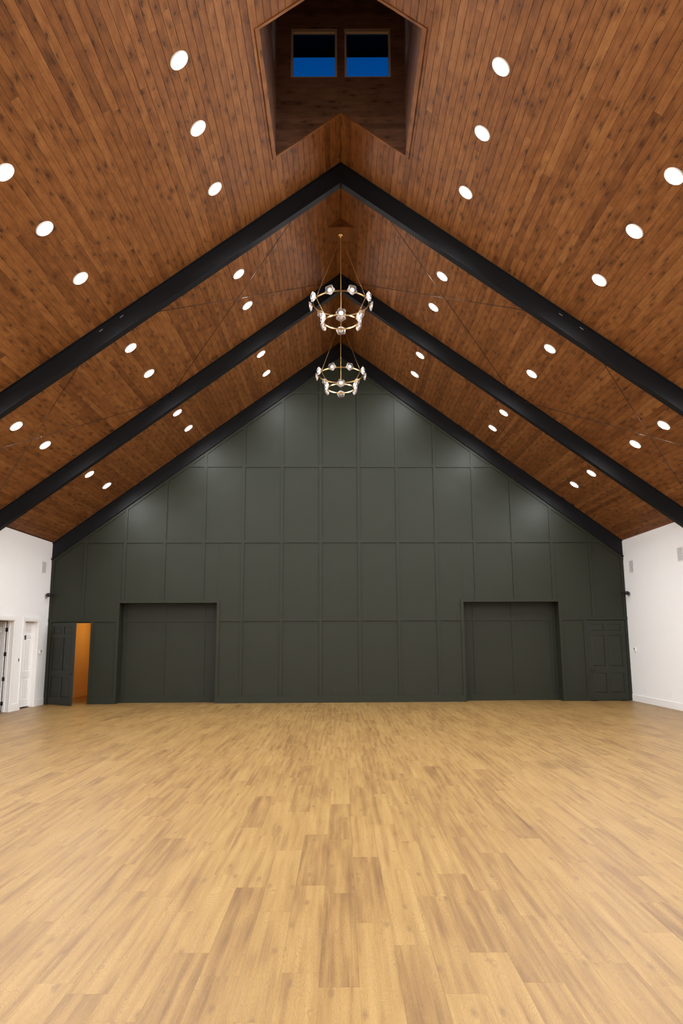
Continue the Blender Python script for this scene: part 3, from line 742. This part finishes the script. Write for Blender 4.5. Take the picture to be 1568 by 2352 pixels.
# ================================================================== STEEL BEAMS
def beam(y, label, shear=False, drop=1.60, back=.3, flf=.3):
    yy = (lambda x: gy(x)-.05) if shear else (lambda x: y)
    t = empty('steel_beam', (0, yy(0), HR-1.6), label=label, cat='beam', group='black steel roof beams')
    for sd in (-1, 1):
        x1 = (XWR+.1 if sd > 0 else -XWL-.0)
        if not shear: x1 = sd*(XWR-.005 if sd > 0 else XWL-.005)
        else: x1 = sd*(XWR-.005 if sd > 0 else XWL-.005)
        def q(mb, ha, hb, ya, yb, ext=0.0):
            X1 = x1
            a = [(0, yy(0)+ya, HR-ha), (X1, yy(X1)+ya, HR-ha-MS*abs(X1)), (X1, yy(X1)+ya, HR-hb-MS*abs(X1)), (0, yy(0)+ya, HR-hb)]
            b = [(x, yy(x)+yb, z_) for x, _, z_ in a]
            mb.solid(a, b)
        mb = MB(); q(mb, -.02, drop-.05, 0, .045); r = obj('rafter', mb, M_STEEL, t)
        mb = MB(); q(mb, drop-.065, drop, -flf+.02, back+.02); obj('bottom_flange', mb, M_STEEL, r)
        mb = MB(); q(mb, 0.0, .055, -flf*.6, back*.8); obj('top_flange', mb, M_STEEL, r)
    mb = MB(); mb.box(-.03, .03, yy(0)-flf+.04, yy(0)-.002, HR-drop+.02, HR-.05); obj('ridge_stiffener', mb, M_STEEL, t)
    return t
b3 = beam(0, 'black steel beam lying against the green gable wall', True, 1.72, .02, .28)
b2 = beam(-15.1, 'black steel beam spanning the roof between the two chandeliers')
b1 = beam(-30.4, 'nearest visible black steel beam, between roof lantern and first chandelier')
for y in (-60.8, -76.0, -91.2): beam(y, 'black steel roof beam behind the viewer, outside the photograph')
# brace rods crossing under the ceiling between the middle and near beam
def rod(sd, xa, ya, xb, yb, label):
    o_ = 0.32 if ya < -20 else 0.40; a = Vector((sd*xa, ya, ceil_z(xa)-o_)); b = Vector((sd*xb, yb, ceil_z(xb)-o_))
    mb = MB(); mb.tube(a, b, .024, 8); r = obj('brace_rod', mb, M_ROD, None, label=label, cat='rod', group='thin steel brace rods crossing below the ceiling')
for sd, nm in ((-1, 'left'), (1, 'right')):
    rod(sd, 1.6, -30.35, 14.7, -15.15, 'thin steel rod, upper %s slope, from near ridge down to middle beam' % nm)
    rod(sd, 0.5, -15.15, 14.3, -30.35, 'thin steel rod, upper %s slope, from far ridge down to near beam' % nm)
    rod(sd, 15.6, -30.35, 29.1, -16.6, 'thin steel rod, lower %s slope, running to the wall at the middle beam' % nm)
    rod(sd, 15.2, -15.15, 29.1, -30.30, 'thin steel rod, lower %s slope, running to the wall at the near beam' % nm)
    for X in (14.3, 15.6):
        mb = MB(); z_ = ceil_z(X)-.34; mb.box(sd*X-.11, sd*X+.11, -30.42, -30.40, z_-.025, z_+.025)
        for i, v in enumerate(mb.v): mb.v[i] = (v[0], v[1], v[2]-sd*MS*(v[0]-sd*X))
        obj('rod_washer', mb, M_GRILLE, b1, label='small pale steel washer')

# ================================================================== DOWNLIGHTS
def make_downlight():
    t = empty('downlight', (0, 0, 0))
    mb = MB(); mb.lathe([(.485, 0.0), (.48, -.04), (.45, -.06), (.425, -.055), (.415, 0.0), (.485, 0.0)], 28); obj('trim_ring', mb, M_PLATE, t, local=True)
    mb = MB(); mb.lathe([(.414, -.006), (.20, -.010), (.0, -.012)], 16); obj('lens', mb, M_LENS, t, local=True)
    return t
ROWN = {7.45: 'upper', 15.05: 'middle', 22.8: 'lower'}
BAYS = [((-10.35, -5.35), 'bay nearest the gable wall', True), ((-25.55, -20.45), 'bay between middle and near beams', True),
        ((-45.55, -41.0, -35.8), 'before the near beam', True), ((-50.6, -55.6), None, False),
        ((-71.0, -65.9), None, False), ((-86.2, -81.1), None, False), ((-101.4, -96.3), None, False)]
proto = make_downlight(); first = True
for ys, bay, seen in BAYS:
    for X in ROWN:
        for sd, nm in ((-1, 'left'), (1, 'right')):
            for i, y in enumerate(ys):
                dyl = -.15 if sd < 0 else .3
                o = proto if first else copy_tree(proto); first = False
                p = sp_pt(sd, X/CT, y+dyl, -0.001); o.location = Vector(p)*F
                o.rotation_euler = (0, sd*TH, 0)
                vis = seen and not (bay.startswith('before') and X > 20)
                if vis:
                    which = ('nearer of two', 'farther of two')[i] if len(ys) == 2 else ('nearest of three', 'middle of three', 'farthest of three')[i]
                    o['label'] = 'lit round downlight, %s row, %s slope, %s, %s' % (ROWN[X], nm, bay, which)
                    o['group'] = 'lit round downlights in the plank ceiling'
                else:  # unseen lamps continuing the rows, added only to light the hall
                    o['label'] = 'lit round downlight, unseen, added out of view to light the hall'; o['group'] = 'unseen downlights added to light the hall'
                o['category'] = 'downlight'

# ================================================================== CHANDELIERS
def chain(mb, p0, p1, pitch=0.15, w=0.030, r=0.0095):
    p0, p1 = Vector(p0), Vector(p1); L_ = (p1-p0).length; n = max(2, int(L_/pitch)); d = (p1-p0)/n; u = d.normalized(); a = u.orthogonal().normalized(); b = u.cross(a)
    for i in range(n):
        s_ = a if i % 2 else b; c = p0+d*(i+.5); h = d.length*.62
        pts = [c+u*h*math.cos(t)+s_*w*math.sin(t) for t in [k*math.pi/3 for k in range(6)]]
        for k in range(6): mb.tube(pts[k], pts[(k+1) % 6], r, 3, caps=False)
def make_chandelier(yc, zb, zs, zc, label):
    RB, RS = 2.13, 1.29
    t = empty('ring_chandelier', (0, yc, zc), label=label, cat='chandelier', group='brass ring chandeliers hanging from the ridge')
    dz1, dz2 = zb-zc, zs-zc
    mb = MB(); mb.lathe([(0, 0.0), (.26, 0.0), (.27, -.06), (.14, -.13), (.05, -.16), (.04, -.26), (0, -.27)], 24); obj('canopy', mb, M_GOLD, t, local=True)
    for R_, dz, nm, ln in ((RB, dz1, 'large_ring', 64), (RS, dz2, 'small_ring', 48)):
        mb = MB(); h_, w_ = .055, .02
        mb.lathe([(R_-w_, dz-h_), (R_+w_, dz-h_), (R_+w_, dz+h_), (R_-w_, dz+h_), (R_-w_, dz-h_)], ln); 
        mb.smooth = set(); obj(nm, mb, M_GOLD, t, local=True)
    for dg in (90, 210, 330):
        c_, s_ = math.cos(math.radians(dg)), math.sin(math.radians(dg))
        mb = MB(); chain(mb, (0.03*c_, 0.03*s_, -.24), (RB*c_, RB*s_, dz1+.05)); obj('chain', mb, M_GOLD, t, local=True)
        mb = MB(); chain(mb, (RB*c_, RB*s_, dz1-.05), (RS*c_, RS*s_, dz2+.05)); obj('chain', mb, M_GOLD, t, local=True)
        mb = MB(); mb.lathe([(0, dz1-.09), (.04, dz1-.08), (.045, dz1+.08), (0, dz1+.09)], 10)
        mb.v = [(x+RB*c_, y+RB*s_, z_) for x, y, z_ in mb.v]; obj('ring_clamp', mb, M_GOLD, t, local=True)
    def flower(R_, dz, dg, k):
        c_, s_ = math.cos(math.radians(dg)), math.sin(math.radians(dg))
        # local +z of the flower points away from the ring axis, tipped slightly down
        T = Matrix.Translation(((R_+.13)*c_, (R_+.13)*s_, dz+.02)) @ Matrix.Rotation(math.radians(dg), 4, 'Z') @ Matrix.Rotation(math.radians(96), 4, 'Y')
        ph = k*1.3
        mb = MB(); rf = lambda th, q: 1+(.0, .02, .06, .10, .06, .02, .0, 0)[min(q, 7)]*math.cos(5*th+ph)
        mb.lathe([(.05, .0), (.17, .03), (.30, .09), (.375, .17), (.36, .155), (.28, .06), (.16, 0.0), (.04, -.03)], 30, rfun=rf, T=T); sh = obj('glass_petals', mb, M_PETAL, t, local=True)
        mb = MB(); mb.lathe([(0, .03), (.11, .04), (.175, .10), (.165, .16), (.10, .20), (0, .215)], 16, T=T); obj('bulb', mb, M_BULB, sh, local=True)
        mb = MB(); mb.lathe([(0, -.09), (.06, -.08), (.10, -.03), (.12, .012), (.0, .02)], 14, T=T)
        mb.tube((R_*c_, R_*s_, dz), T @ Vector((0, 0, -.05)), .025, 6); obj('holder', mb, M_GOLD, sh, local=True)
    for i in range(9): flower(RB, dz1, 90+40*i, i)
    for i in range(6): flower(RS, dz2, 90+60*i, i+3)
    return t
def mount(yc, label):
    mb = MB(); pts = [(-1.0, 37.22-.0), (1.0, 37.22), (1.0, 37.27), (-1.0, 37.27)]
    mb.solid([(x, yc-1.0, z_) for x, z_ in ((-1, 37.20), (1, 37.20), (.99, 37.235), (0, 37.95), (-.99, 37.235))], [(x, yc+1.0, z_) for x, z_ in ((-1, 37.20), (1, 37.20), (.99, 37.235), (0, 37.95), (-.99, 37.235))],
             [(0, 0), (2, 0), (2, .1), (1, .8), (0, .1)], 0.35)
    obj('mounting_block', mb, M_CEIL, None, label=label, cat='mounting block', group='stained wood mounting blocks at the ridge')
mount(-22.85, 'stained wood block at the ridge holding the nearer chandelier'); mount(-7.6, 'stained wood block at the ridge holding the farther chandelier')
make_chandelier(-22.75, 31.50, 30.02, 37.20, 'brass two-ring chandelier with glass flower lamps, the nearer, upper one')
make_chandelier(-7.6, 31.40, 30.05, 37.20, 'brass two-ring chandelier with glass flower lamps, before the green gable')
